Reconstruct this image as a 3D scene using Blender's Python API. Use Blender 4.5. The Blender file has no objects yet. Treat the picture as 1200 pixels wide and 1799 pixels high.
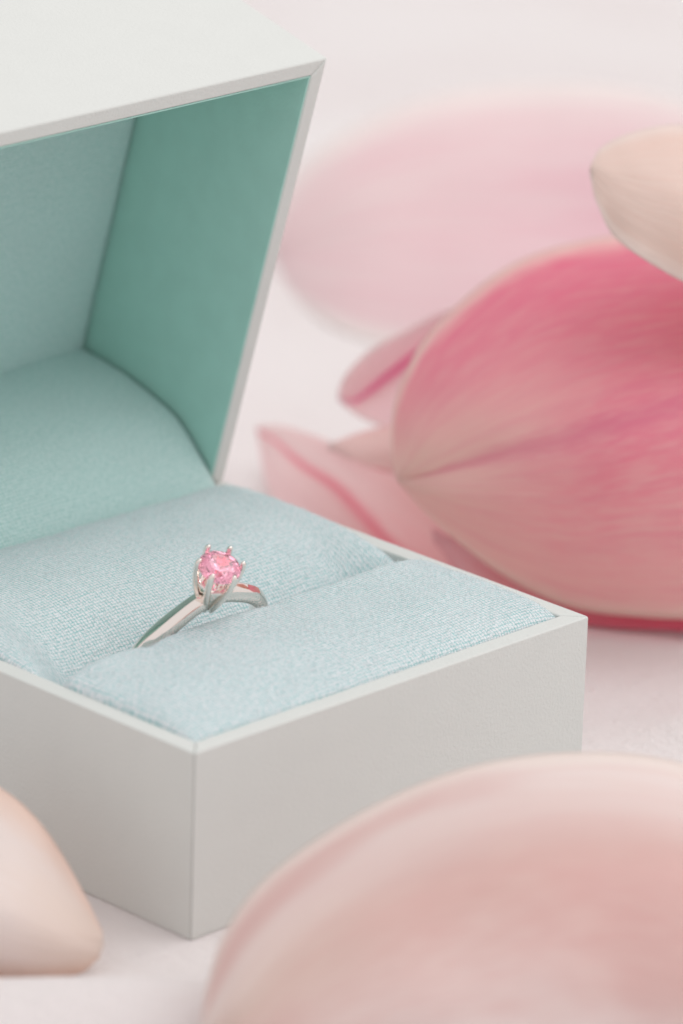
import bpy, bmesh, math, random
from mathutils import Vector, Matrix, Euler
from mathutils import noise as mnoise
random.seed(7)
U = 0.01                      # every length below is in centimetres
scene = bpy.context.scene
C = scene.collection

# ------------------------------------------------------------------ camera
cam_data = bpy.data.cameras.new('camera')
cam = bpy.data.objects.new('camera', cam_data); C.objects.link(cam)
RIGHT = Vector((0.7080023, -0.70561548, 0.02897482)); UP = Vector((0.22112251, 0.26046253, 0.93982132))
FWD = Vector((0.67069933, 0.65898867, -0.34043553))
mw = Matrix.Identity(4)
for i in range(3):
    mw[i][0], mw[i][1], mw[i][2] = RIGHT[i], UP[i], -FWD[i]
CAMPOS = Vector((-33.7766331, -35.1963919, 22.4572347))
mw.translation = CAMPOS * U
cam.matrix_world = mw
cam_data.sensor_fit = 'VERTICAL'; cam_data.sensor_height = 24; cam_data.sensor_width = 16
cam_data.lens = 9028.81 / 1799 * 24
cam_data.clip_start = 0.01; cam_data.clip_end = 50
cam_data.dof.use_dof = True
cam_data.dof.focus_distance = 56.5 * U
cam_data.dof.aperture_fstop = cam_data.lens / 10.0
cam_data.dof.aperture_blades = 0
scene.camera = cam

# ------------------------------------------------------------------ light
w = bpy.data.worlds.new('World'); scene.world = w; w.use_nodes = True
bgn = w.node_tree.nodes['Background']
bgn.inputs[0].default_value = (1.0, 0.98, 0.985, 1); bgn.inputs[1].default_value = 0.79
def area(name, loc, target, size, power, col):
    d = bpy.data.lights.new(name, 'AREA'); d.shape = 'RECTANGLE'; d.size = size[0] * U; d.size_y = size[1] * U
    d.energy = power; d.color = col
    o = bpy.data.objects.new(name, d); C.objects.link(o)
    o.location = Vector(loc) * U
    o.rotation_euler = (Vector(target) - Vector(loc)).to_track_quat('-Z', 'Y').to_euler()
    return o
area('window_light', (30, -34, 84), (3, 3, 2), (90, 90), 3.4, (1.0, 0.98, 0.97))
area('added_glint_lamp', (78, 0, 66), (4, 3, 2), (14, 14), .7, (1.0, 0.93, 0.88))  # small warm lamp added for glints on the metal and stone
scene.view_settings.view_transform = 'Standard'; scene.view_settings.look = 'None'
scene.view_settings.exposure = 0.085; scene.view_settings.gamma = 1
scene.cycles.max_bounces = 14; scene.cycles.transmission_bounces = 12; scene.cycles.diffuse_bounces = 6
scene.cycles.glossy_bounces = 8; scene.cycles.sample_clamp_indirect = 6

# ------------------------------------------------------------------ helpers
def mesh_obj(name, verts, faces, mat, parent=None, smooth=True, uvs=None):
    me = bpy.data.meshes.new(name)
    me.from_pydata([tuple(c * U for c in v) for v in verts], [], faces)
    if uvs:
        l = me.uv_layers.new(name='uv')
        for lp in me.loops: l.data[lp.index].uv = uvs[lp.vertex_index]
    if smooth: me.polygons.foreach_set('use_smooth', [True] * len(me.polygons))
    me.materials.append(mat)
    o = bpy.data.objects.new(name, me); C.objects.link(o)
    if parent: o.parent = parent
    return o
def empty(name, loc, label, cat, group=None):
    o = bpy.data.objects.new(name, None); C.objects.link(o); o.empty_display_size = 0.01
    o['label'] = label; o['category'] = cat
    if group: o['group'] = group
    return o
def tag(o, label=None, cat=None, group=None, kind=None):
    if label: o['label'] = label
    if cat: o['category'] = cat
    if group: o['group'] = group
    if kind: o['kind'] = kind
def bevel(o, width, seg=3):
    m = o.modifiers.new('bevel', 'BEVEL'); m.width = width * U; m.segments = seg; m.limit_method = 'ANGLE'
    m.angle_limit = math.radians(30); m.harden_normals = True
    return m
def cr(p0, p1, p2, p3, t):
    return [0.5 * ((2 * b) + (-a + c) * t + (2 * a - 5 * b + 4 * c - d) * t * t + (-a + 3 * b - 3 * c + d) * t ** 3)
            for a, b, c, d in zip(p0, p1, p2, p3)]
def spline(pts, x):
    n = len(pts) - 1; x = max(0, min(n - 1e-6, x)); i = int(x)
    e = lambda k: pts[max(0, min(n, k))]
    p0 = e(i - 1) if i > 0 else [2 * a - b for a, b in zip(pts[0], pts[1])]
    p3 = e(i + 2) if i + 2 <= n else [2 * a - b for a, b in zip(pts[n], pts[n - 1])]
    return cr(p0, e(i), e(i + 1), p3, x - i)

# ------------------------------------------------------------------ materials
class NT:
    def __init__(s, name):
        s.m = bpy.data.materials.new(name); s.m.use_nodes = True; s.t = s.m.node_tree
        s.b = s.t.nodes['Principled BSDF']; s.out = s.t.nodes['Material Output']
    def n(s, typ, **kw):
        x = s.t.nodes.new(typ)
        for k, v in kw.items():
            if k.startswith('i_'):
                key = k[2:]; key = int(key) if key.isdigit() else key
                x.inputs[key].default_value = v
            else: setattr(x, k, v)
        return x
    def l(s, a, b): s.t.links.new(a, b)
    def math(s, op, a, b=None, c=None):
        x = s.n('ShaderNodeMath', operation=op)
        for i, v in enumerate((a, b, c)):
            if v is None: continue
            if isinstance(v, (int, float)): x.inputs[i].default_value = v
            else: s.l(v, x.inputs[i])
        return x.outputs[0]
    def mix(s, f, a, b):
        x = s.n('ShaderNodeMix', data_type='RGBA')
        for i, v in ((0, f), (6, a), (7, b)):
            if isinstance(v, (int, float)): x.inputs[i].default_value = v
            elif isinstance(v, tuple): x.inputs[i].default_value = v + (1,) if len(v) == 3 else v
            else: s.l(v, x.inputs[i])
        return x.outputs[2]
    def noise(s, vec, scale, detail=3, rough=0.5):
        x = s.n('ShaderNodeTexNoise'); x.inputs['Scale'].default_value = scale
        x.inputs['Detail'].default_value = detail; x.inputs['Roughness'].default_value = rough
        if vec is not None: s.l(vec, x.inputs['Vector'])
        return x.outputs['Fac']
    def ramp(s, fac, lo, hi):
        x = s.n('ShaderNodeMapRange', interpolation_type='SMOOTHSTEP'); s.l(fac, x.inputs[0])
        x.inputs[1].default_value = lo; x.inputs[2].default_value = hi
        return x.outputs[0]
    def vscale(s, vec, sc, loc=(0, 0, 0)):
        x = s.n('ShaderNodeMapping'); x.inputs['Scale'].default_value = sc; x.inputs['Location'].default_value = loc
        s.l(vec, x.inputs['Vector']); return x.outputs[0]
    def bump(s, h, dist, strength=1.0):
        x = s.n('ShaderNodeBump'); x.inputs['Distance'].default_value = dist * U; x.inputs['Strength'].default_value = strength
        s.l(h, x.inputs['Height']); return x.outputs[0]

def paper(name, col, mottled=0.006, rough=0.75):
    k = NT(name); co = k.n('ShaderNodeTexCoord').outputs['Object']
    a = k.noise(co, 260, 4); b = k.noise(co, 2600, 3)
    dark = tuple(c * (1 - 2 * mottled) for c in col)
    k.l(k.mix(k.ramp(a, .3, .7), dark, col), k.b.inputs['Base Color'])
    k.b.inputs['Roughness'].default_value = rough; k.b.inputs['Specular IOR Level'].default_value = 0.3
    k.l(k.bump(b, .012, .55), k.b.inputs['Normal'])
    return k.m
M_paper = paper('white_grey_paper', (0.665, 0.68, 0.655))
M_lining = paper('teal_paper', (0.44, 0.70, 0.63), .02, .8)
M_core = paper('cut_card_edge', (0.50, 0.60, 0.58))

def fabric(name, gap, thread, pitch=0.044, fleck=(0.80, 0.85, 0.87)):
    """woven cloth: u/v of the mesh run in centimetres along the two thread directions"""
    k = NT(name); uv = k.n('ShaderNodeUVMap', uv_map='uv').outputs[0]
    wob = k.n('ShaderNodeTexNoise'); wob.inputs['Scale'].default_value = 3.0; wob.inputs['Detail'].default_value = 5; wob.inputs['Roughness'].default_value = .62
    k.l(uv, wob.inputs['Vector'])
    wv = k.n('ShaderNodeVectorMath', operation='MULTIPLY_ADD'); k.l(wob.outputs['Color'], wv.inputs[0])
    wv.inputs[1].default_value = (.07, .07, 0); k.l(uv, wv.inputs[2])
    sx = k.n('ShaderNodeSeparateXYZ'); k.l(wv.outputs[0], sx.inputs[0])
    f = math.pi / pitch
    a = k.math('SINE', k.math('MULTIPLY', sx.outputs[0], f)); b = k.math('SINE', k.math('MULTIPLY', sx.outputs[1], f))
    # plain weave: over where the product is positive, rounded threads both ways
    prod = k.math('MULTIPLY', a, b)
    h1 = k.math('ABSOLUTE', a); h2 = k.math('ABSOLUTE', b)
    over = k.ramp(prod, -.25, .25)
    hh = k.math('ADD', k.math('MULTIPLY', over, h1), k.math('MULTIPLY', k.math('SUBTRACT', 1, over), h2))
    hh = k.math('MULTIPLY', hh, k.math('POWER', k.math('ABSOLUTE', k.math('MULTIPLY', h1, h2)), .25))
    lint = k.noise(k.vscale(uv, (1, 1, 1)), 20, 5, .8)
    hf = k.math('ADD', k.math('MULTIPLY', hh, .34), k.math('MULTIPLY', lint, 1.08))
    col = k.mix(k.ramp(hf, .46, .86), gap, thread)
    pit = k.noise(uv, 30, 3, .55); pm = k.math('SUBTRACT', 1, k.ramp(pit, .33, .46)); col = k.mix(k.math('MULTIPLY', pm, .4), col, tuple(c * .8 for c in gap))
    hf = k.math('SUBTRACT', hf, k.math('MULTIPLY', pm, .12))
    light_dapple = k.noise(uv, 1.1, 3); col = k.mix(k.math('MULTIPLY', k.ramp(light_dapple, .35, .75), .25), col, fleck)  # broad patches: dappled light painted into the cloth colour
    fl = k.noise(uv, 70, 2, .5); col = k.mix(k.math('MULTIPLY', k.ramp(fl, .66, .8), .5), col, fleck)
    k.l(col, k.b.inputs['Base Color'])
    k.b.inputs['Roughness'].default_value = .95; k.b.inputs['Specular IOR Level'].default_value = .15
    k.b.inputs['Sheen Weight'].default_value = .55; k.b.inputs['Sheen Roughness'].default_value = .45
    k.b.inputs['Sheen Tint'].default_value = (.9, .97, 1, 1)
    k.l(k.bump(hf, .024, .9), k.b.inputs['Normal'])
    return k.m
M_pad = fabric('pale_blue_woven_fabric', (0.30, 0.62, 0.62), (0.915, 0.93, 0.955))
M_flap = fabric('teal_woven_fabric', (0.38, 0.67, 0.63), (0.70, 0.87, 0.85), fleck=(0.55, 0.72, 0.70))

k = NT('lint_fibre'); k.b.inputs['Base Color'].default_value = (.80, .85, .87, 1); k.b.inputs['Roughness'].default_value = .9
M_fibre = k.m

def petal_mat(name, base, tip, edge, rib, v0=0.0, v1=1.0, ribw=.035, ribs=.6, edgew=.12, trans=.3, mott=.35, blotch=None, vein=.3, lower=None, upper=None):
    k = NT(name); uv = k.n('ShaderNodeUVMap', uv_map='uv').outputs[0]
    sp = k.n('ShaderNodeSeparateXYZ'); k.l(uv, sp.inputs[0]); u, v = sp.outputs[0], sp.outputs[1]
    uc = k.math('SUBTRACT', u, .5); au = k.math('ABSOLUTE', uc)
    vn = k.noise(k.vscale(uv, (30, 2.2, 1)), 1.0, 6, .62)
    mo = k.noise(k.vscale(uv, (60, 11, 1), (3, 1, 0)), 1.2, 6, .62)
    bl = k.noise(k.vscale(uv, (2.2, 1.6, 1), (7, 2, 0)), 1.0, 3)
    g = k.math('ADD', v, k.math('MULTIPLY', k.math('SUBTRACT', bl, .5), .5))
    col = k.mix(k.ramp(g, v0, v1), tip, base)
    if lower: col = k.mix(k.math('MULTIPLY', k.ramp(k.math('ADD', u, k.math('MULTIPLY', k.math('SUBTRACT', mo, .5), .3)), .5, .95), lower[3]), col, lower[:3])
    if upper: col = k.mix(k.math('MULTIPLY', k.math('MULTIPLY', k.ramp(v, .05, .4) if name == 'deep_pink_petal' else 1.0, k.math('SUBTRACT', 1, k.ramp(k.math('ADD', u, k.math('MULTIPLY', k.math('SUBTRACT', bl, .5), .2)), upper[4], upper[5]))), upper[3]), col, upper[:3])
    if blotch: col = k.mix(k.math('MULTIPLY', k.ramp(bl, .45, .7), .8), col, blotch)
    col = k.mix(k.math('MULTIPLY', k.ramp(vn, .42, .68), vein), col, rib)
    col = k.mix(k.math('MULTIPLY', k.ramp(mo, .4, .65), mott), col, tip)
    if ribs > 0:
        rr = k.math('SUBTRACT', 1, k.ramp(k.math('ADD', au, k.math('MULTIPLY', k.math('SUBTRACT', mo, .5), ribw * 1.2)), 0, ribw))
        col = k.mix(k.math('MULTIPLY', rr, ribs), col, rib)
    e = k.ramp(k.math('ADD', au, k.math('MULTIPLY', k.math('SUBTRACT', mo, .5), .04)), .5 - edgew, .5)
    col = k.mix(k.math('MULTIPLY', e, .85), col, edge)
    k.l(col, k.b.inputs['Base Color'])
    k.b.inputs['Roughness'].default_value = .5; k.b.inputs['Specular IOR Level'].default_value = .35
    k.b.inputs['Sheen Weight'].default_value = .12; k.b.inputs['Sheen Roughness'].default_value = .5
    bn = k.bump(k.math('ADD', k.math('MULTIPLY', vn, .8), k.math('MULTIPLY', mo, .5)), .035, .5)
    k.l(bn, k.b.inputs['Normal'])
    tr = k.n('ShaderNodeBsdfTranslucent'); k.l(col, tr.inputs[0]); k.l(bn, tr.inputs['Normal'])
    mx = k.n('ShaderNodeMixShader'); mx.inputs[0].default_value = trans
    k.l(k.b.outputs[0], mx.inputs[1]); k.l(tr.outputs[0], mx.inputs[2]); k.l(mx.outputs[0], k.out.inputs[0])
    return k.m

k = NT('white_gold'); k.b.inputs['Metallic'].default_value = 1; k.b.inputs['Base Color'].default_value = (.90, .82, .765, 1)
k.b.inputs['Roughness'].default_value = .05
M_metal = k.m
k = NT('pink_gem'); k.b.inputs['Base Color'].default_value = (1.0, 0.40, 0.55, 1); k.b.inputs['Transmission Weight'].default_value = 1
k.b.inputs['IOR'].default_value = 2.0; k.b.inputs['Roughness'].default_value = 0
M_gem = k.m

k = NT('white_plush_cloth'); co = k.n('ShaderNodeTexCoord').outputs['Object']
n1 = k.noise(co, 420, 6, .75); n2 = k.noise(co, 25, 3)
k.l(k.mix(k.ramp(n2, .3, .7), (0.835, 0.775, 0.765), (0.865, 0.82, 0.81)), k.b.inputs['Base Color'])
k.b.inputs['Roughness'].default_value = .95; k.b.inputs['Specular IOR Level'].default_value = .1
k.b.inputs['Sheen Weight'].default_value = .2
k.l(k.bump(n1, .10, .8), k.b.inputs['Normal'])
M_cloth = k.m

# ------------------------------------------------------------------ the cloth everything stands on
def cloth_z(x, y):
    # a soft fold in front of the box's near corner, running across the view
    s = (x - (-2.50)) * .708 - (y - (-1.11)) * .706; t = (x - (-2.50)) * .668 + (y - (-1.11)) * .66
    z = .64 * math.exp(-((t - .1 * math.sin(s * .7)) / .95) ** 2) * (1 + .12 * math.sin(s * .8 + 1)) * (1 / (1 + math.exp(-(2.2 - s) / .5)))
    s2 = (x - 9.2) * .708 - (y + .6) * .706; t2 = (x - 9.2) * .668 + (y + .6) * .66
    z += .38 * math.exp(-((t2 - .12 * math.sin(s2)) / .6) ** 2) * (1 / (1 + math.exp(-(s2 + 1.6) / .35)))
    far = math.hypot(x - 4, y - 3)
    z += .35 * max(0, min(1, (far - 13) / 12)) * (math.sin(x * .21 + 1) * math.cos(y * .17) + .6 * math.sin(x * .11 - y * .13))
    if far > 5: z += .05 * min(1, (far - 5) / 4) * mnoise.noise(Vector((x * .35, y * .35, 0)))
    return z
def coords(lo, hi, a, b, fine, coarse):
    out = []; x = lo
    while x < hi:
        out.append(x); x += fine if a < x < b else coarse * max(.4, min(8, abs(x - (a if x < a else b)) / 8))
    return out + [hi]
xs = coords(-120, 220, -9, 14, .14, .9); ys = coords(-120, 220, -9, 14, .14, .9)
vs = [(x, y, cloth_z(x, y)) for y in ys for x in xs]; nx = len(xs)
fs = [(j * nx + i, j * nx + i + 1, (j + 1) * nx + i + 1, (j + 1) * nx + i) for j in range(len(ys) - 1) for i in range(nx - 1)]
ground = mesh_obj('cloth_ground', vs, fs, M_cloth); tag(ground, kind='structure')

# ------------------------------------------------------------------ ring box
W, D, H = 6.0, 5.85, 2.118
box = empty('ring_box', (0, 0, 0), 'open white paper ring box with teal lining, pale blue pads and raised lid', 'ring box')
def prism(name, quad_a, quad_b, mat, parent, bev=.03, tri=None):
    vs = list(quad_a) + list(quad_b); n = len(quad_a)
    fs = [tuple(range(n))[::-1], tuple(range(n, 2 * n))] + [(i, (i + 1) % n, n + (i + 1) % n, n + i) for i in range(n)]
    o = mesh_obj(name, vs, fs, mat, parent, smooth=True)
    bm = bmesh.new(); bm.from_mesh(o.data); bmesh.ops.recalc_face_normals(bm, faces=bm.faces); bm.to_mesh(o.data); bm.free()
    if bev: bevel(o, bev)
    return o
def tray(parent, w, d, h, t, X0, mat, wall_name, xf, bev=.03, gap=.0015):
    """four mitred walls of an open box; xf maps local (x,y,z) to the box"""
    g = gap
    walls = [([(g, 0), (w - g, 0), (w - t - g, t), (t + g, t)]),
             ([(w, g), (w, d - g), (w - t, d - t - g), (w - t, t + g)]),
             ([(w - g, d), (g, d), (t + g, d - t), (w - t - g, d - t)]),
             ([(0, d - g), (0, g), (t, t + g), (t, d - t - g)])]
    out = []
    for q in walls:
        out.append(prism(wall_name, [xf(x, y, 0) for x, y in q], [xf(x, y, h) for x, y in q], mat, parent, bev))
    return out
ident = lambda x, y, z: (x, y, z)
base = prism('base', [(.2, .2, .02), (W - .2, .2, .02), (W - .2, D - .2, .02), (.2, D - .2, .02)],
             [(.2, .2, .2), (W - .2, .2, .2), (W - .2, D - .2, .2), (.2, D - .2, .2)], M_paper, box, 0)
TB = .23
tray(base, W, D, H, TB, 0, M_paper, 'base_wall', ident, bev=.022)

# pads
def roll(d, r, h):
    if d >= r: return 0.0
    q = max(0.0, min(1.0, 1 - d / r)); return h * (1 - math.sqrt(max(0, 1 - q * q)))
def rs(n, lo, hi, pw=1.6):
    out = []
    for i in range(n + 1):
        t = i / n; s = .5 * (1 + math.copysign(abs(2 * t - 1) ** (1 / pw), 2 * t - 1))
        out.append(lo + (hi - lo) * s)
    return out
def pad(x0, x1, y0, y1, fn, mat, name='pad', nx=150, ny=90, seed=0):
    X, Y = rs(nx, x0, x1), rs(ny, y0, y1); vs = []; uvs = []
    arc = {}
    for i, x in enumerate(X):
        acc = 0; last = None
        for j, y in enumerate(Y):
            z = fn(x, y)
            z += .028 * mnoise.noise(Vector((x * 1.1, y * 1.4, seed))) + .006 * mnoise.noise(Vector((x * 5, y * 5, seed)))
            if last is not None: acc += min(1.5, math.hypot(y - last[0], z - last[1]))
            arc[i, j] = (x, y, z, acc); last = (y, z)
    for j in range(ny + 1):
        for i in range(nx + 1):
            x, y, z, a = arc[i, j]; vs.append((x, y, z)); uvs.append((x, y0 + a))
    n = nx + 1
    fs = [(j * n + i, j * n + i + 1, (j + 1) * n + i + 1, (j + 1) * n + i) for j in range(ny) for i in range(nx)]
    # underside skirt closes the cushion
    lo = len(vs)
    ring_i = [i for i in range(n)] + [j * n + nx for j in range(1, ny + 1)] + [ny * n + i for i in range(nx - 1, -1, -1)] + [j * n for j in range(ny - 1, 0, -1)]
    for r in ring_i: vs.append((vs[r][0], vs[r][1], .5)); uvs.append(uvs[r])
    m = len(ring_i)
    for a in range(m): fs.append((ring_i[(a + 1) % m], ring_i[a], lo + a, lo + (a + 1) % m))
    return mesh_obj(name, vs, fs, mat, box, uvs=uvs)
def fuzz(pad_o, count, seed):
    """short loose fibres standing off the cloth"""
    rng = random.Random(seed); me = pad_o.data; vs, fs = [], []
    top = [p for p in me.polygons if p.normal.z > .05 and p.center.z > .016]
    ar = [p.area for p in top]; pick = rng.choices(top, ar, k=count)
    for p in pick:
        q = [me.vertices[v].co for v in p.vertices]; a, b = rng.random(), rng.random()
        c = (q[0] * (1 - a) + q[1] * a) * (1 - b) + (q[3] * (1 - a) + q[2] * a) * b
        c = c / U; n = p.normal
        d = (n * rng.uniform(.15, .8) + Vector((rng.gauss(0, 1), rng.gauss(0, 1), rng.gauss(0, .3)))).normalized()
        L = rng.uniform(.02, .05) * (2.6 if rng.random() < .03 else 1); e = (n * .6 + d + Vector((rng.gauss(0, .5), rng.gauss(0, .5), 0))).normalized()
        m = c + d * L * .5; t = m + e * L * .5; side = d.cross(n); side = side.normalized() * .0013; s2 = side.cross(d).normalized() * .0013
        k0 = len(vs)
        for pt, w_ in ((c, 1), (m, .9)): vs += [pt + side * w_, pt - side * w_ * .5 + s2 * w_, pt - side * w_ * .5 - s2 * w_]
        vs.append(t)
        for r_ in range(3):
            r2 = (r_ + 1) % 3
            fs.append((k0 + r_, k0 + r2, k0 + 3 + r2, k0 + 3 + r_)); fs.append((k0 + 3 + r_, k0 + 3 + r2, k0 + 6))
    o = mesh_obj('fuzz', vs, fs, M_fibre, pad_o); o['kind'] = 'stuff'
    return o
def front_pad_z(x, y):
    ex = min(x - .235, 5.765 - x)
    a, b = roll(y - .235, 1.1, .25), roll(ex, .7, .2)
    dent = .06 * max(0, min(1, (y - 1.9) / .4)) * (math.exp(-((x - 1.42) / .16) ** 2) + math.exp(-((x - 3.3) / .18) ** 2))
    return 2.335 - math.hypot(a, b) - roll(2.56 - y, .42, 1.25) - dent
def rear_pad_z(x, y):
    ex = min(x - .235, 5.765 - x)
    a, b = roll(5.66 - y, 1.2, .25), roll(ex, .6, .17)
    e = max(0, min(1, ex / .7)); e = .25 + .75 * e * e * (3 - 2 * e)
    return 2.37 - math.hypot(a, b) - roll(y - 2.6, 1.75, 1.45) * e - roll(y - 2.58, .12, .3)
o = pad(.235, 5.765, .235, 2.555, front_pad_z, M_pad, seed=1); o['label'] = 'front pale blue woven cushion, before the slot'
fuzz(o, 26000, 1)
o = pad(.235, 5.765, 2.585, 5.615, rear_pad_z, M_pad, seed=5); o['label'] = 'rear pale blue woven cushion, behind the slot'
fuzz(o, 26000, 2)
# fabric hinge flap rising from the rear pad into the lid
prof = [(5.35, 1.55), (5.48, 1.98), (5.72, 2.19), (5.97, 2.47), (6.46, 2.90), (7.16, 3.14), (7.66, 3.25), (8.07, 3.30), (8.3, 3.32)]
vs, uvs = [], []; n1, n2 = 90, 110; acc = 0; last = None
rowsf = []
for j in range(n2 + 1):
    y, z = spline(prof, j / n2 * (len(prof) - 1))
    if last: acc += math.hypot(y - last[0], z - last[1])
    last = (y, z); rowsf.append((y, z, acc))
for (y, z, a) in rowsf:
    for i in range(n1 + 1):
        x = .26 + i / n1 * (5.74 - .26); ed = min(x - .26, 5.74 - x)
        s = min(1, a / 1.2)
        vs.append((x, y, z - .05 * roll(ed, .3, 1) * s + .035 * s * mnoise.noise(Vector((x * .8, a * .9, 3))))); uvs.append((x, a))
fs = [(j * (n1 + 1) + i, j * (n1 + 1) + i + 1, (j + 1) * (n1 + 1) + i + 1, (j + 1) * (n1 + 1) + i) for j in range(n2) for i in range(n1)]
flap = mesh_obj('hinge_flap', vs, fs, M_flap, box, uvs=uvs)
m = flap.modifiers.new('solid', 'SOLIDIFY'); m.thickness = .06 * U; m.offset = -1

# lid: local x = width, local y = along the side wall away from the hinge, local z = depth
PHI = 1.84432628; DL = 5.81; HL = 2.70; TL = .2
rim = Vector((0, math.cos(PHI), math.sin(PHI))); dep = Vector((0, math.sin(PHI), -math.cos(PHI)))
hinge = Vector((0, D + .039, H - .13))
# z local 0 is the open rim
def lid_xf(x, y, z): p = hinge + rim * y + dep * z; return (p.x + x, p.y, p.z)
lid = prism('lid', [lid_xf(*c) for c in ((.01, .01, HL - .2), (W - .01, .01, HL - .2), (W - .01, DL - .01, HL - .2), (.01, DL - .01, HL - .2))],
            [lid_xf(*c) for c in ((.01, .01, HL), (W - .01, .01, HL), (W - .01, DL - .01, HL), (.01, DL - .01, HL))], M_paper, box, .03)
tray(lid, W, DL, HL - .202, TL, 0, M_paper, 'lid_wall', lid_xf)
L0, L1 = TL + .002, TL + .022
def lin(name, a, b): # box from local corner a to b
    (x0, y0, z0), (x1, y1, z1) = a, b
    return prism(name, [lid_xf(*c) for c in ((x0, y0, z0), (x1, y0, z0), (x1, y1, z0), (x0, y1, z0))],
                 [lid_xf(*c) for c in ((x0, y0, z1), (x1, y0, z1), (x1, y1, z1), (x0, y1, z1))], M_lining, lid, .006)
zt = HL - .205
lin('lining_panel', (W - L1, L1, .012), (W - L0, DL - L1, zt - .03))
lin('lining_panel', (L0, L1, .012), (L1, DL - L1, zt - .03))
lin('lining_panel', (L0, DL - L1 + .001, .012), (W - L0, DL - L0, zt - .03))
lin('lining_panel', (L0, L0, .3), (W - L0, L1 - .001, zt - .03))
# the lid's padded inner top panel, slightly pillowed
vs, uvs = [], []; nn = 50
for j in range(nn + 1):
    for i in range(nn + 1):
        x = L1 + .004 + (W - 2 * L1 - .008) * i / nn; y = L1 + .004 + (DL - 2 * L1 - .008) * j / nn
        e = min(x - L1, W - L1 - x, y - L1, DL - L1 - y)
        z = zt - .035 - .10 * (1 - roll(e, .5, 1)) + .02 * mnoise.noise(Vector((x, y, 9)))
        vs.append(lid_xf(x, y, z)); uvs.append((x, y))
fs = [(j * (nn + 1) + i, (j + 1) * (nn + 1) + i, (j + 1) * (nn + 1) + i + 1, j * (nn + 1) + i + 1) for j in range(nn) for i in range(nn)]
o = mesh_obj('lid_cushion', vs, fs, M_flap, lid, uvs=uvs)
m = o.modifiers.new('solid', 'SOLIDIFY'); m.thickness = .03 * U; m.offset = 1

# ------------------------------------------------------------------ ring
RC = Vector((2.495, 2.722, 1.718))
RX = Vector((0.987, -0.069, 0.148)).normalized()
RN = Vector((-0.162, -0.468, 0.868)); RN = (RN - RX * RN.dot(RX)).normalized()
RW = RN.cross(RX).normalized()                      # across the band
ring = empty('solitaire_ring', (0, 0, 0), 'silver solitaire ring with a round pink stone set in the pad slot', 'ring')
def rp(x, w, n): return tuple(RC + RX * x + RW * w + RN * n)
def tube(name, path, radii, mat, parent, seg=12, flat=None, cap=True):
    """path of ring-local points, one (ra, rb) per point; ra lies across, rb radial"""
    vs, fs = [], []; P = [Vector(p) for p in path]
    up = Vector((.137, .219, .966))
    for i, p in enumerate(P):
        t = (P[min(i + 1, len(P) - 1)] - P[max(i - 1, 0)]).normalized()
        a = (flat if flat is not None else up).cross(t).normalized(); b = t.cross(a)
        for s in range(seg):
            th = 2 * math.pi * s / seg; vs.append(rp(*(p + a * math.cos(th) * radii[i][0] + b * math.sin(th) * radii[i][1])))
    for i in range(len(P) - 1):
        for s in range(seg):
            fs.append((i * seg + s, i * seg + (s + 1) % seg, (i + 1) * seg + (s + 1) % seg, (i + 1) * seg + s))
    if cap: fs += [tuple(range(seg))[::-1], tuple((len(P) - 1) * seg + s for s in range(seg))]
    o = mesh_obj(name, vs, fs, mat, parent)
    bm = bmesh.new(); bm.from_mesh(o.data); bmesh.ops.recalc_face_normals(bm, faces=bm.faces); bm.to_mesh(o.data); bm.free()
    return o
# band: knife-edged, thicker at the shoulders, open under the head
RO = 1.075
vs, fs = [], []; NB = 200; A0 = .13
sec = [(0, .012), (.045, -.004), (.085, -.03), (.106, -.07), (.108, -.11), (.09, -.15), (.05, -.172), (0, -.178),
       (-.05, -.172), (-.09, -.15), (-.108, -.11), (-.106, -.07), (-.085, -.03), (-.045, -.004)]
for i in range(NB + 1):
    th = A0 + (2 * math.pi - 2 * A0) * i / NB
    dd = min(th, 2 * math.pi - th)
    sw = 1 - .15 * math.exp(-(dd / .45) ** 2); stk = 1 + .1 * math.exp(-(dd / .35) ** 2)
    lift = .05 * math.exp(-((dd - A0) / .22) ** 2)
    for (a, r) in sec:
        R_ = RO + r * stk * 1.1 + lift
        vs.append(rp(R_ * math.sin(th), a * sw * 1.12, R_ * math.cos(th)))
m_ = len(sec)
for i in range(NB):
    for s in range(m_): fs.append((i * m_ + s, i * m_ + (s + 1) % m_, (i + 1) * m_ + (s + 1) % m_, (i + 1) * m_ + s))
fs += [tuple(range(m_)), tuple(NB * m_ + s for s in range(m_))[::-1]]
band = mesh_obj('band', vs, fs, M_metal, ring)
bm = bmesh.new(); bm.from_mesh(band.data); bmesh.ops.recalc_face_normals(bm, faces=bm.faces)
for e in bm.edges:
    if len(e.link_faces) == 2 and e.calc_face_angle(0) > .55: e.smooth = False
bm.to_mesh(band.data); bm.free()
# head: cup, six prongs
T0 = 2.583
def lathe(name, prof, mat, parent, seg=48, flute=0):
    vs, fs = [], []
    for (r, h) in prof:
        for s in range(seg):
            th = 2 * math.pi * s / seg; q = 1 + flute * (math.cos(6 * (th + T0)) - 1) * .5
            vs.append(rp(r * q * math.cos(th), r * q * math.sin(th), h))
    n = len(prof)
    for i in range(n - 1):
        for s in range(seg): fs.append((i * seg + s, i * seg + (s + 1) % seg, (i + 1) * seg + (s + 1) % seg, (i + 1) * seg + s))
    fs += [tuple(range(seg))[::-1], tuple((n - 1) * seg + s for s in range(seg))]
    o = mesh_obj(name, vs, fs, mat, parent)
    bm = bmesh.new(); bm.from_mesh(o.data); bmesh.ops.recalc_face_normals(bm, faces=bm.faces); bm.to_mesh(o.data); bm.free()
    return o
head = lathe('head', [(.02, .875), (.07, .885), (.095, .93), (.115, 1.02), (.145, 1.12), (.175, 1.22), (.185, 1.26), (.178, 1.275), (.15, 1.265), (.10, 1.18), (.04, 1.12)], M_metal, ring, flute=.12)
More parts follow.
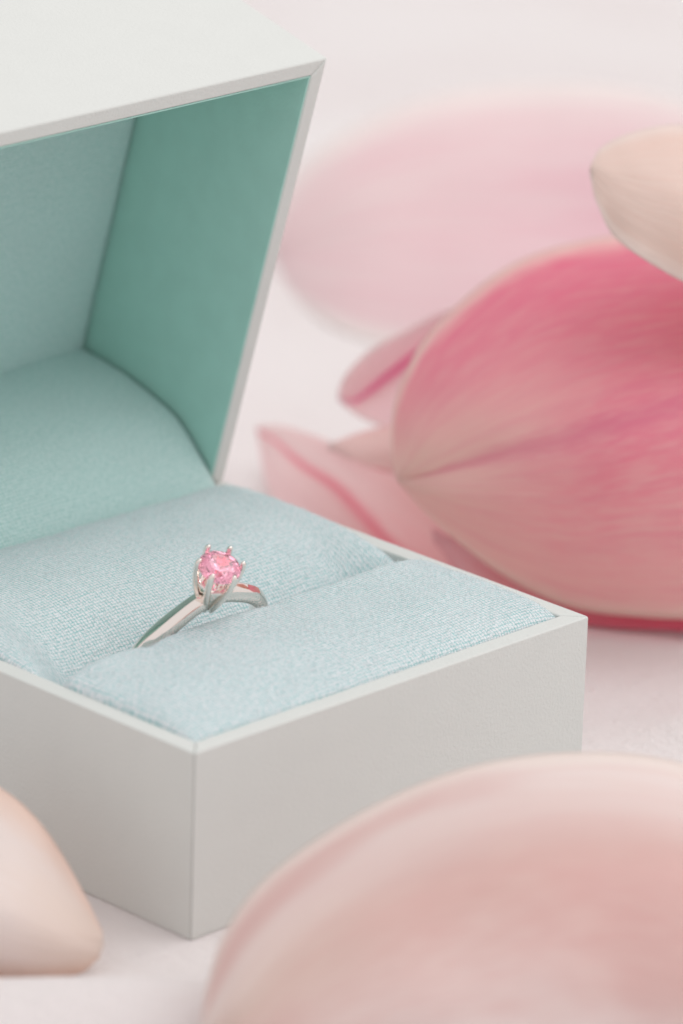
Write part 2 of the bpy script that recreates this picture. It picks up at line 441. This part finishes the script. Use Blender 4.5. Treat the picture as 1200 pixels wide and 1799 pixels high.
for kk in range(6):
    a = T0 - kk * math.pi / 3; ca, sa = math.cos(a), math.sin(a)
    pr = [(.075, .885), (.095, .95), (.13, 1.05), (.172, 1.16), (.207, 1.27), (.232, 1.38), (.247, 1.48), (.251, 1.55), (.247, 1.59), (.236, 1.615), (.224, 1.622)]
    rd = [.038, .042, .044, .043, .041, .038, .035, .033, .031, .024, .009]
    pts = [Vector((ca * r, sa * r, h)) for r, h in pr]
    tube('prong', pts, [(q * 1.05, q) for q in rd], M_metal, ring, flat=Vector((-sa, ca, 0)).cross(Vector((0, 0, 1))).normalized() * -1 if False else Vector((ca, sa, 0.001)).normalized())
# the stone: round brilliant, real facets
def brilliant(rg, hg):
    V = []; F = []
    add = lambda r, a, h: (V.append(rp(r * math.cos(a), r * math.sin(a), h)), len(V) - 1)[1]
    st = math.pi / 8
    table = [add(.55 * rg, (2 * i) * st, hg + .17 * rg * 2 * .95) for i in range(8)]
    kite = [add(.78 * rg, (2 * i + 1) * st, hg + .105 * rg * 2 * .95) for i in range(8)]
    gu = [add(rg, i * st, hg + .02 * rg) for i in range(16)]
    gl = [add(rg, i * st, hg - .02 * rg) for i in range(16)]
    pv = [add(.22 * rg, (2 * i + 1) * st, hg - .68 * rg) for i in range(8)]
    cu = add(0, 0, hg - .86 * rg)
    F.append(tuple(table))
    for i in range(8):
        j = (i + 1) % 8
        F.append((table[i], kite[i], table[j]))                                   # star
        F.append((table[i], kite[i - 1], gu[2 * i], kite[i]))                     # main kite
        F.append((kite[i], gu[2 * i], gu[2 * i + 1])); F.append((kite[i], gu[2 * i + 1], gu[(2 * i + 2) % 16]))
        F.append((pv[i], gl[2 * i + 1], gl[2 * i])); F.append((pv[i], gl[(2 * i + 2) % 16], gl[2 * i + 1]))
        F.append((pv[i - 1], pv[i], gl[2 * i])); F.append((cu, pv[i], pv[i - 1]))
    for i in range(16): F.append((gu[i], gl[i], gl[(i + 1) % 16], gu[(i + 1) % 16]))
    return V, F
V, F = brilliant(.238, 1.515)
gem = mesh_obj('gemstone', V, F, M_gem, ring, smooth=False)
bm = bmesh.new(); bm.from_mesh(gem.data); bmesh.ops.recalc_face_normals(bm, faces=bm.faces); bm.to_mesh(gem.data); bm.free()

# ------------------------------------------------------------------ petals
PETALS = {
 'main': [[[8.1,5.04,1.9],[8.05,4.98,1.91],[8.04,4.96,1.91],[8.02,4.93,1.9],[8.04,4.94,1.88]],[[8.35,5.36,2.14],[8.07,4.85,2.16],[8.04,4.57,2.05],[8.01,4.54,1.88],[8.22,4.75,1.59]],[[8.88,5.81,2.59],[8.22,4.68,2.57],[8.14,4.12,2.26],[8.07,4.02,1.86],[8.57,4.48,1.17]],[[9.7,6.04,3.17],[8.67,4.37,3.06],[8.38,3.44,2.58],[8.34,3.38,1.82],[9.05,4.05,0.68]],[[10.91,5.89,3.8],[9.45,3.97,3.52],[8.73,2.77,2.87],[8.75,2.74,1.8],[9.5,3.43,0.37]],[[11.92,5.31,4.09],[10.16,3.4,3.8],[9.13,2.21,3.14],[9.13,2.11,1.93],[9.87,2.74,0.35]],[[13.02,4.41,4.22],[11.02,2.68,3.98],[9.76,1.68,3.36],[9.77,1.45,2.07],[10.52,1.95,0.4]],[[13.72,3.41,3.95],[11.89,1.89,3.86],[10.81,1.09,3.4],[10.8,0.84,2.18],[11.54,1.31,0.58]],[[13.68,2.14,3.17],[12.73,1.26,3.28],[12.39,0.98,3.08],[12.13,0.71,2.64],[12.47,1.04,1.89]]],
 'back': [[[17.38,16.63,0.31],[17.35,16.6,0.25],[17.35,16.6,0.19],[17.33,16.57,0.14],[17.33,16.56,0.07]],[[18.16,17.09,0.98],[17.57,16.29,0.76],[17.18,15.68,0.44],[16.68,15.4,0.22],[16.38,15.31,0.05]],[[18.84,16.75,1.67],[18.03,15.63,1.28],[17.43,14.7,0.8],[16.45,14.06,0.42],[15.68,13.61,0.05]],[[19.79,15.81,2.3],[18.82,14.6,1.72],[18.04,13.59,1.03],[16.74,12.69,0.54],[15.64,11.99,0.05]],[[20.54,14.32,2.67],[19.41,12.95,2.03],[18.47,11.77,1.28],[16.87,10.78,0.78],[15.48,9.99,0.17]],[[20.67,12.21,2.95],[19.39,10.85,2.35],[18.31,9.69,1.64],[16.59,8.43,1.26],[15.08,7.37,0.77]],[[19.69,9.0,3.03],[18.52,7.89,2.54],[17.55,6.98,1.95],[16.22,5.96,1.62],[15.1,5.13,1.19]],[[16.38,4.29,2.37],[15.9,3.83,2.36],[15.58,3.53,2.27],[15.15,3.19,2.15],[14.88,3.02,1.94]]],
 'peach': [[[9.72,3.6,5.82],[9.69,3.57,5.81],[9.66,3.56,5.79],[9.64,3.53,5.77],[9.62,3.51,5.75]],[[10.09,3.74,5.94],[9.85,3.41,5.85],[9.67,3.14,5.73],[9.53,3.15,5.59],[9.45,3.21,5.43]],[[10.55,3.63,6.06],[10.09,3.07,5.92],[9.74,2.61,5.72],[9.47,2.62,5.46],[9.32,2.74,5.15]],[[11.09,3.4,6.09],[10.44,2.67,5.93],[9.94,2.09,5.7],[9.65,2.02,5.32],[9.51,2.09,4.86]],[[11.81,3.03,5.91],[11.0,2.2,5.7],[10.34,1.54,5.41],[10.08,1.4,4.99],[9.99,1.43,4.5]],[[12.47,2.28,5.18],[11.71,1.56,4.98],[11.1,1.0,4.69],[10.82,0.9,4.29],[10.7,0.95,3.81]],[[12.78,1.43,3.54],[12.43,1.09,3.52],[12.15,0.82,3.46],[12.11,0.81,3.23],[12.15,0.86,2.95]]],
 'narrow': [[[10.26,8.18,1.65],[10.22,8.13,1.64],[10.19,8.08,1.63],[10.23,8.09,1.59],[10.27,8.11,1.55]],[[10.36,8.19,1.87],[10.45,8.18,1.69],[10.58,8.22,1.48],[10.36,7.95,1.51],[10.18,7.73,1.51]],[[10.66,8.05,2.2],[10.79,8.08,1.94],[10.99,8.19,1.65],[10.55,7.68,1.58],[10.19,7.25,1.47]],[[10.98,7.72,2.48],[11.11,7.76,2.29],[11.34,7.89,2.05],[10.79,7.29,1.79],[10.34,6.79,1.48]],[[11.34,7.23,2.83],[11.39,7.22,2.72],[11.55,7.32,2.54],[11.01,6.73,2.06],[10.59,6.25,1.51]],[[11.97,6.26,3.09],[11.8,6.04,2.89],[11.76,5.94,2.62],[11.36,5.49,2.15],[11.1,5.17,1.61]],[[12.83,4.27,3.26],[12.64,4.03,2.99],[12.58,3.91,2.66],[12.26,3.6,2.29],[12.07,3.41,1.86]],[[13.32,2.36,2.89],[13.22,2.21,2.81],[13.16,2.12,2.7],[12.99,2.0,2.54],[12.87,1.94,2.37]]],
 'small': [[[9.49,7.57,1.31],[9.49,7.57,1.3],[9.48,7.56,1.29],[9.49,7.56,1.28],[9.49,7.55,1.27]],[[9.64,7.45,1.39],[9.5,7.27,1.41],[9.38,7.12,1.41],[9.32,7.06,1.38],[9.29,7.03,1.33]],[[9.83,7.19,1.53],[9.6,6.91,1.53],[9.42,6.68,1.51],[9.32,6.61,1.43],[9.27,6.58,1.33]],[[10.06,6.73,1.69],[9.82,6.44,1.65],[9.63,6.2,1.59],[9.5,6.14,1.46],[9.41,6.13,1.3]],[[10.43,6.11,1.81],[10.17,5.8,1.73],[9.97,5.56,1.61],[9.82,5.47,1.41],[9.72,5.44,1.18]],[[11.15,5.06,2.08],[10.9,4.76,1.91],[10.73,4.55,1.71],[10.55,4.41,1.42],[10.45,4.35,1.09]],[[12.32,3.49,2.52],[12.18,3.3,2.31],[12.1,3.18,2.06],[11.89,3.01,1.79],[11.75,2.92,1.47]]],
 'low': [[[10.76,10.16,0.59],[10.72,10.11,0.59],[10.69,10.07,0.58],[10.72,10.09,0.54],[10.75,10.11,0.49]],[[10.81,9.7,0.7],[10.74,9.71,0.62],[10.69,9.73,0.52],[10.62,9.81,0.44],[10.59,9.9,0.35]],[[10.67,8.83,0.79],[10.54,8.9,0.63],[10.46,9.02,0.45],[10.22,9.07,0.33],[10.03,9.17,0.18]],[[10.37,7.81,0.87],[10.29,7.93,0.65],[10.27,8.12,0.39],[9.89,8.18,0.2],[9.57,8.31,0.05]],[[10.11,6.74,0.92],[9.98,6.92,0.6],[9.93,7.18,0.24],[9.55,7.15,0.05],[9.25,7.2,0.05]],[[10.11,5.75,0.78],[9.88,6.03,0.45],[9.73,6.38,0.07],[9.45,6.28,0.05],[9.25,6.25,0.05]],[[10.24,4.59,0.55],[9.94,4.88,0.35],[9.7,5.22,0.13],[9.48,5.15,0.05],[9.33,5.14,0.05]],[[10.75,3.45,0.53],[10.44,3.63,0.4],[10.2,3.87,0.24],[10.0,3.87,0.13],[9.86,3.92,0.05]],[[11.67,2.34,0.77],[11.55,2.36,0.68],[11.48,2.43,0.57],[11.26,2.46,0.43],[11.08,2.53,0.27]]],
 'under': [[[9.56,5.8,0.67],[9.56,5.78,0.64],[9.56,5.77,0.6],[9.55,5.75,0.57],[9.55,5.74,0.54]],[[9.59,5.14,0.62],[9.52,5.07,0.57],[9.48,5.03,0.5],[9.43,4.97,0.34],[9.4,4.94,0.17]],[[9.85,4.52,0.52],[9.77,4.43,0.41],[9.72,4.38,0.29],[9.62,4.31,0.17],[9.56,4.26,0.05]],[[10.34,3.83,0.44],[10.25,3.73,0.31],[10.19,3.68,0.15],[9.99,3.51,0.11],[9.83,3.39,0.05]],[[10.97,3.1,0.57],[10.82,2.95,0.39],[10.72,2.85,0.19],[10.53,2.67,0.15],[10.38,2.54,0.1]],[[11.62,2.39,0.77],[11.46,2.23,0.56],[11.35,2.12,0.32],[11.15,1.94,0.25],[10.99,1.8,0.16]],[[12.71,1.57,1.62],[12.58,1.45,1.54],[12.5,1.38,1.43],[12.38,1.25,1.2],[12.31,1.18,0.94]]],
 'foreright': [[[-2.6,-2.88,0.73],[-2.63,-2.93,0.69],[-2.61,-2.92,0.63],[-2.69,-3.05,0.63],[-2.71,-3.14,0.61]],[[-2.31,-2.68,1.11],[-2.64,-3.25,1.21],[-2.65,-3.53,1.16],[-2.91,-4.15,0.99],[-2.86,-4.47,0.68]],[[-1.79,-2.4,1.49],[-2.23,-3.3,1.68],[-2.26,-3.81,1.67],[-2.52,-4.58,1.43],[-2.38,-4.95,0.99]],[[-0.97,-2.18,1.78],[-1.54,-3.37,2.04],[-1.7,-4.16,2.1],[-1.98,-4.98,1.71],[-1.86,-5.41,1.11]],[[0.26,-2.2,2.1],[-0.55,-3.54,2.32],[-0.96,-4.48,2.34],[-1.35,-5.34,1.82],[-1.34,-5.81,1.09]],[[1.42,-2.5,2.34],[0.35,-3.9,2.53],[-0.31,-4.91,2.5],[-0.74,-5.69,1.9],[-0.77,-6.08,1.09]],[[2.44,-3.05,2.4],[1.17,-4.41,2.57],[0.31,-5.37,2.53],[-0.21,-6.02,1.86],[-0.33,-6.27,0.99]],[[3.26,-3.8,2.29],[1.91,-5.08,2.44],[0.97,-5.96,2.39],[0.45,-6.53,1.74],[0.33,-6.7,0.87]],[[3.9,-4.96,1.89],[2.67,-6.02,1.96],[1.85,-6.69,1.84],[1.33,-7.2,1.43],[1.2,-7.32,0.82]],[[3.92,-6.36,0.97],[3.23,-6.98,1.13],[2.91,-7.24,1.1],[2.35,-7.71,0.93],[2.16,-7.82,0.57]]],
 'foreleft': [[[-1.2,0.08,0.42],[-1.26,0.01,0.4],[-1.28,-0.02,0.36],[-1.33,-0.04,0.31],[-1.34,-0.02,0.24]],[[-1.11,0.41,0.64],[-1.47,0.1,0.64],[-1.7,-0.09,0.57],[-1.69,-0.1,0.39],[-1.56,0.0,0.15]],[[-1.0,0.9,0.93],[-1.66,0.34,0.95],[-2.09,0.0,0.85],[-2.1,-0.04,0.53],[-1.89,0.15,0.09]],[[-0.99,1.34,1.22],[-1.86,0.59,1.23],[-2.42,0.15,1.08],[-2.47,0.08,0.66],[-2.2,0.32,0.07]],[[-1.05,1.81,1.42],[-2.05,0.97,1.42],[-2.67,0.49,1.23],[-2.77,0.36,0.74],[-2.49,0.6,0.05]],[[-1.24,2.4,1.59],[-2.29,1.49,1.57],[-2.94,0.96,1.34],[-3.09,0.78,0.82],[-2.85,0.98,0.09]],[[-1.73,2.84,1.2],[-2.66,2.05,1.26],[-3.22,1.61,1.14],[-3.4,1.39,0.73],[-3.22,1.53,0.12]],[[-2.81,2.75,0.64],[-3.13,2.42,0.64],[-3.28,2.27,0.56],[-3.42,2.07,0.4],[-3.4,2.03,0.16]]]}
def petal(name, key, mat, parent, thick=.036, nu=48, nv=90, curl=0.0, crease=0.0, seed=0):
    rows = PETALS[key]; nr = len(rows) - 1; vs, uvs = [], []
    for j in range(nv + 1):
        t = j / nv * nr
        ctrl = [spline([r[c] for r in rows], t) for c in range(5)]
        for i in range(nu + 1):
            p = Vector(spline(ctrl, i / nu * 4)); u = i / nu
            wob = .07 * abs(2 * u - 1) ** 4 * mnoise.noise(Vector((j / nv * 9, u * 2, seed + 2))) + .03 * mnoise.noise(Vector((u * 3, j / nv * 5, seed))) + .012 * mnoise.noise(Vector((u * 14, j / nv * 6, seed + 5)))
            p += (p - CAMPOS).normalized() * (wob + crease * math.exp(-((u - .5) / .03) ** 2))
            vs.append(p); uvs.append((u, j / nv))
    n = nu + 1
    fs = [(j * n + i, j * n + i + 1, (j + 1) * n + i + 1, (j + 1) * n + i) for j in range(nv) for i in range(nu)]
    o = mesh_obj(name, vs, fs, mat, parent, uvs=uvs)
    m = o.modifiers.new('solid', 'SOLIDIFY'); m.thickness = thick * U; m.offset = 0; m.use_rim = True
    return o
M_main = petal_mat('deep_pink_petal', (.92, .37, .46), (.93, .73, .66), (.94, .82, .74), (.82, .26, .40), .08, .65, .055, .5, .06, .42, .22, vein=.22, lower=(.96, .73, .69, .75), upper=(.86, .16, .33, .55, .08, .4))
M_back = petal_mat('pale_pink_petal', (.96, .74, .80), (.96, .86, .86), (.98, .95, .93), (.93, .60, .68), .1, 1.1, .05, .1, .16, .55, .3, upper=(.95, .87, .86, .6, .05, .4), vein=.4)
M_peach = petal_mat('peach_petal', (.88, .67, .58), (.90, .78, .71), (.92, .85, .80), (.88, .66, .58), .3, 1, .05, .1, .12, .4, .3)
M_narrow = petal_mat('folded_pink_petal', (.94, .74, .77), (.95, .82, .82), (.95, .88, .87), (.90, .28, .52), .2, 1, .11, .9, .05, .6, .2, vein=.15)
M_small = petal_mat('small_pink_petal', (.93, .74, .71), (.95, .80, .77), (.90, .34, .42), (.88, .62, .62), .2, 1, .05, .1, .03, .55, .2, vein=.15)
M_low = petal_mat('low_pink_petal', (.97, .72, .72), (.98, .88, .87), (.97, .80, .80), (.94, .42, .50), .1, .8, .10, .85, .06, .65, .2, vein=.15, lower=(.97, .85, .85, .7))
M_under = petal_mat('crimson_petal', (.84, .22, .33), (.95, .66, .68), (.82, .24, .34), (.74, .16, .26), .25, .65, .05, .3, .08, .4, .15)
M_fr = petal_mat('blush_petal', (.80, .57, .53), (.90, .79, .72), (.93, .86, .81), (.84, .60, .57), .0, .4, .03, .25, .09, .4, .2, blotch=(.80, .54, .51), vein=.28, upper=(.95, .90, .88, .9, .0, .5), lower=(.94, .88, .87, .9))  # lower: pale highlight on the curling edge, painted into the colour
M_fl = petal_mat('cream_petal', (.94, .88, .86), (.93, .83, .76), (.93, .76, .67), (.90, .79, .74), .0, .5, .06, .15, .2, .45, .3)
flower = empty('magnolia_flower', (0, 0, 0), 'large pink magnolia flower lying behind the box, petals opening to the left', 'flower')
petal('petal', 'main', M_main, flower, crease=.03, seed=1)['label'] = 'large deep pink petal with a darker central rib'
petal('petal', 'back', M_back, flower, seed=2)['label'] = 'broad pale pink petal at the back'
petal('petal', 'peach', M_peach, flower, seed=3)['label'] = 'peach petal tip at the top'
petal('petal', 'narrow', M_narrow, flower, seed=4)['label'] = 'narrow folded petal tip with a magenta crease'
petal('petal', 'small', M_small, flower, seed=5)['label'] = 'small pointed petal tip with a red lower edge'
petal('petal', 'low', M_low, flower, seed=6)['label'] = 'low pale petal with a red streak, nearest the box rim'
petal('petal', 'under', M_under, flower, seed=7)['label'] = 'crimson petal underneath, resting on the cloth'
fr = petal('loose_petal', 'foreright', M_fr, None, thick=.06, seed=8)
tag(fr, 'large blurred blush pink petal arching in front of the box on the right', 'petal')
fl = petal('loose_petal', 'foreleft', M_fl, None, thick=.06, seed=9)
tag(fl, 'small blurred cream petal beside the left face of the box', 'petal')
